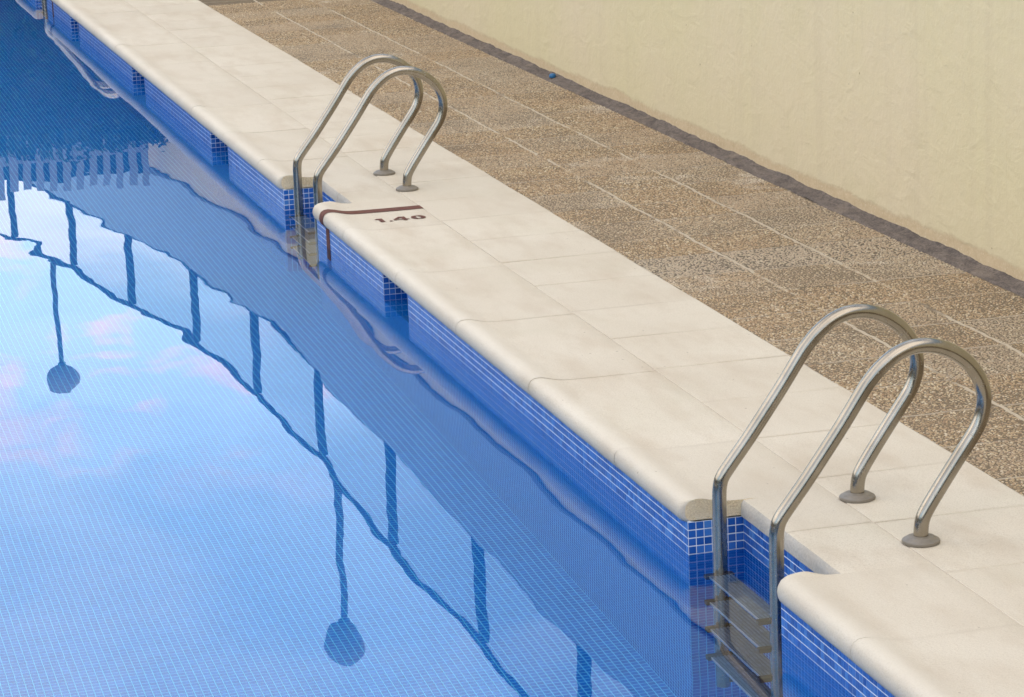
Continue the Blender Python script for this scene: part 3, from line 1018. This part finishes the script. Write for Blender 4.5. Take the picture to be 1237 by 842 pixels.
# ------------------------------------------------------------------ world
w = bpy.data.worlds.new('World'); scene.world = w; w.use_nodes = True
SUN_EL, SUN_AZ = 16., 52.      # degrees; azimuth from +Y towards +X
class WN(Mat):
    def __init__(s):
        s.t = w.node_tree; s.t.nodes.clear(); s.out = s.t.nodes.new('ShaderNodeOutputWorld')
W = WN()
sky = W.n('TexSky')
sky.sky_type = 'NISHITA'; sky.sun_disc = False
sky.sun_elevation = R_(SUN_EL); sky.sun_rotation = R_(SUN_AZ)
sky.air_density = 1.0; sky.dust_density = .45; sky.ozone_density = 1.0
gen = W.n('TexCoord').outputs['Generated']
gx, gy, gz = W.sep(gen)
flat = W.comb(W.math('DIVIDE', gx, W.math('ADD', W.math('ABSOLUTE', gz), .12)), W.math('DIVIDE', gy, W.math('ADD', W.math('ABSOLUTE', gz), .12)), 0.)
cn = W.noise(flat, .62, 7., .56, .3)
# broad break in the cloud towards the far end of the pool
dv = W.vmath('DOT_PRODUCT', W.vmath('NORMALIZE', gen), Vector((.16, .95, .27)).normalized()[:], 1)
gap = W.ramp(dv, (.80, 0.), (.93, 1.))
cover = W.ramp(W.math('SUBTRACT', cn, W.math('MULTIPLY', gap, .14)), (.38, 0.), (.58, .85))
cn2 = W.noise(W.vmath('ADD', flat, (4., 2., 1.)), .9, 5., .6)
ccol = W.mix(W.ramp(cn2, (.35, 0.), (.65, 1.)), (6.6, 6.2, 5.9), (9.4, 8.4, 7.6))
skyc = W.mix(cover, sky, ccol)
# a few thin sunlit clouds inside the break
wisp = W.noise(W.vmath('MULTIPLY', gen, (5., 5., 16.)), 1., 6., .6, .4)
wf = W.math('MULTIPLY', W.ramp(wisp, (.44, 0.), (.62, 1.)), gap)
wf = W.math('MULTIPLY', wf, W.ramp(gz, (.235, 1.), (.275, .0)))
pk = W.mix(W.ramp(W.noise(W.vmath('MULTIPLY', gen, (14., 14., 40.)), 1., 4., .6), (.47, 0.), (.57, 1.)), (4.8, 6.4, 8.0), (10.5, 6.0, 5.6))
skyc = W.mix(W.math('MULTIPLY', wf, .55), skyc, pk)
bg = W.n('Background', Color=skyc, Strength=.15)
W.t.links.new(bg.outputs[0], W.out.inputs[0])

sd = bpy.data.lights.new('sun', 'SUN'); sd.energy = 2.5; sd.angle = R_(.5); sd.color = (1., .93, .82)
so = bpy.data.objects.new('sun', sd); COL.objects.link(so)
d = Vector((sin(R_(SUN_AZ)) * cos(R_(SUN_EL)), cos(R_(SUN_AZ)) * cos(R_(SUN_EL)), sin(R_(SUN_EL))))
so.rotation_euler = d.to_track_quat('Z', 'Y').to_euler()
so.location = (0, 0, 12)

# ------------------------------------------------------------------ camera
f_, yaw, pitch, roll, cx_, cy_, cz_ = (3693.6332623, .25809744, .22786479, -.04078038, -2.71701109, -8.32669943, 2.68083736)
sy, cyw, sp, cp = sin(yaw), cos(yaw), sin(pitch), cos(pitch)
fw = Vector((sy * cp, cyw * cp, -sp)); rt = Vector((cyw, -sy, 0)); up = rt.cross(fw)
r2 = rt * cos(roll) + up * sin(roll); u2 = -rt * sin(roll) + up * cos(roll)
cam = bpy.data.cameras.new('camera'); co = bpy.data.objects.new('camera', cam); COL.objects.link(co)
mw = Matrix.Identity(4)
for i in range(3):
    mw[i][0] = r2[i]; mw[i][1] = u2[i]; mw[i][2] = -fw[i]
mw[0][3], mw[1][3], mw[2][3] = cx_, cy_, cz_
co.matrix_world = mw
cam.sensor_fit = 'HORIZONTAL'; cam.sensor_width = 36.; cam.lens = f_ / 1237. * 36.
cam.clip_start = .1; cam.clip_end = 3000.
cam.dof.use_dof = False
scene.camera = co

# ------------------------------------------------------------------ render look
vs = scene.view_settings
vs.view_transform = 'Standard'; vs.look = 'None'; vs.exposure = 1.35; vs.gamma = 1.; vs.use_curve_mapping = False
scene.render.engine = 'CYCLES'
scene.cycles.use_denoising = True
scene.cycles.max_bounces = 10; scene.cycles.transmission_bounces = 10; scene.cycles.glossy_bounces = 6; scene.cycles.diffuse_bounces = 5
scene.cycles.transparent_max_bounces = 12
scene.cycles.sample_clamp_indirect = 12.
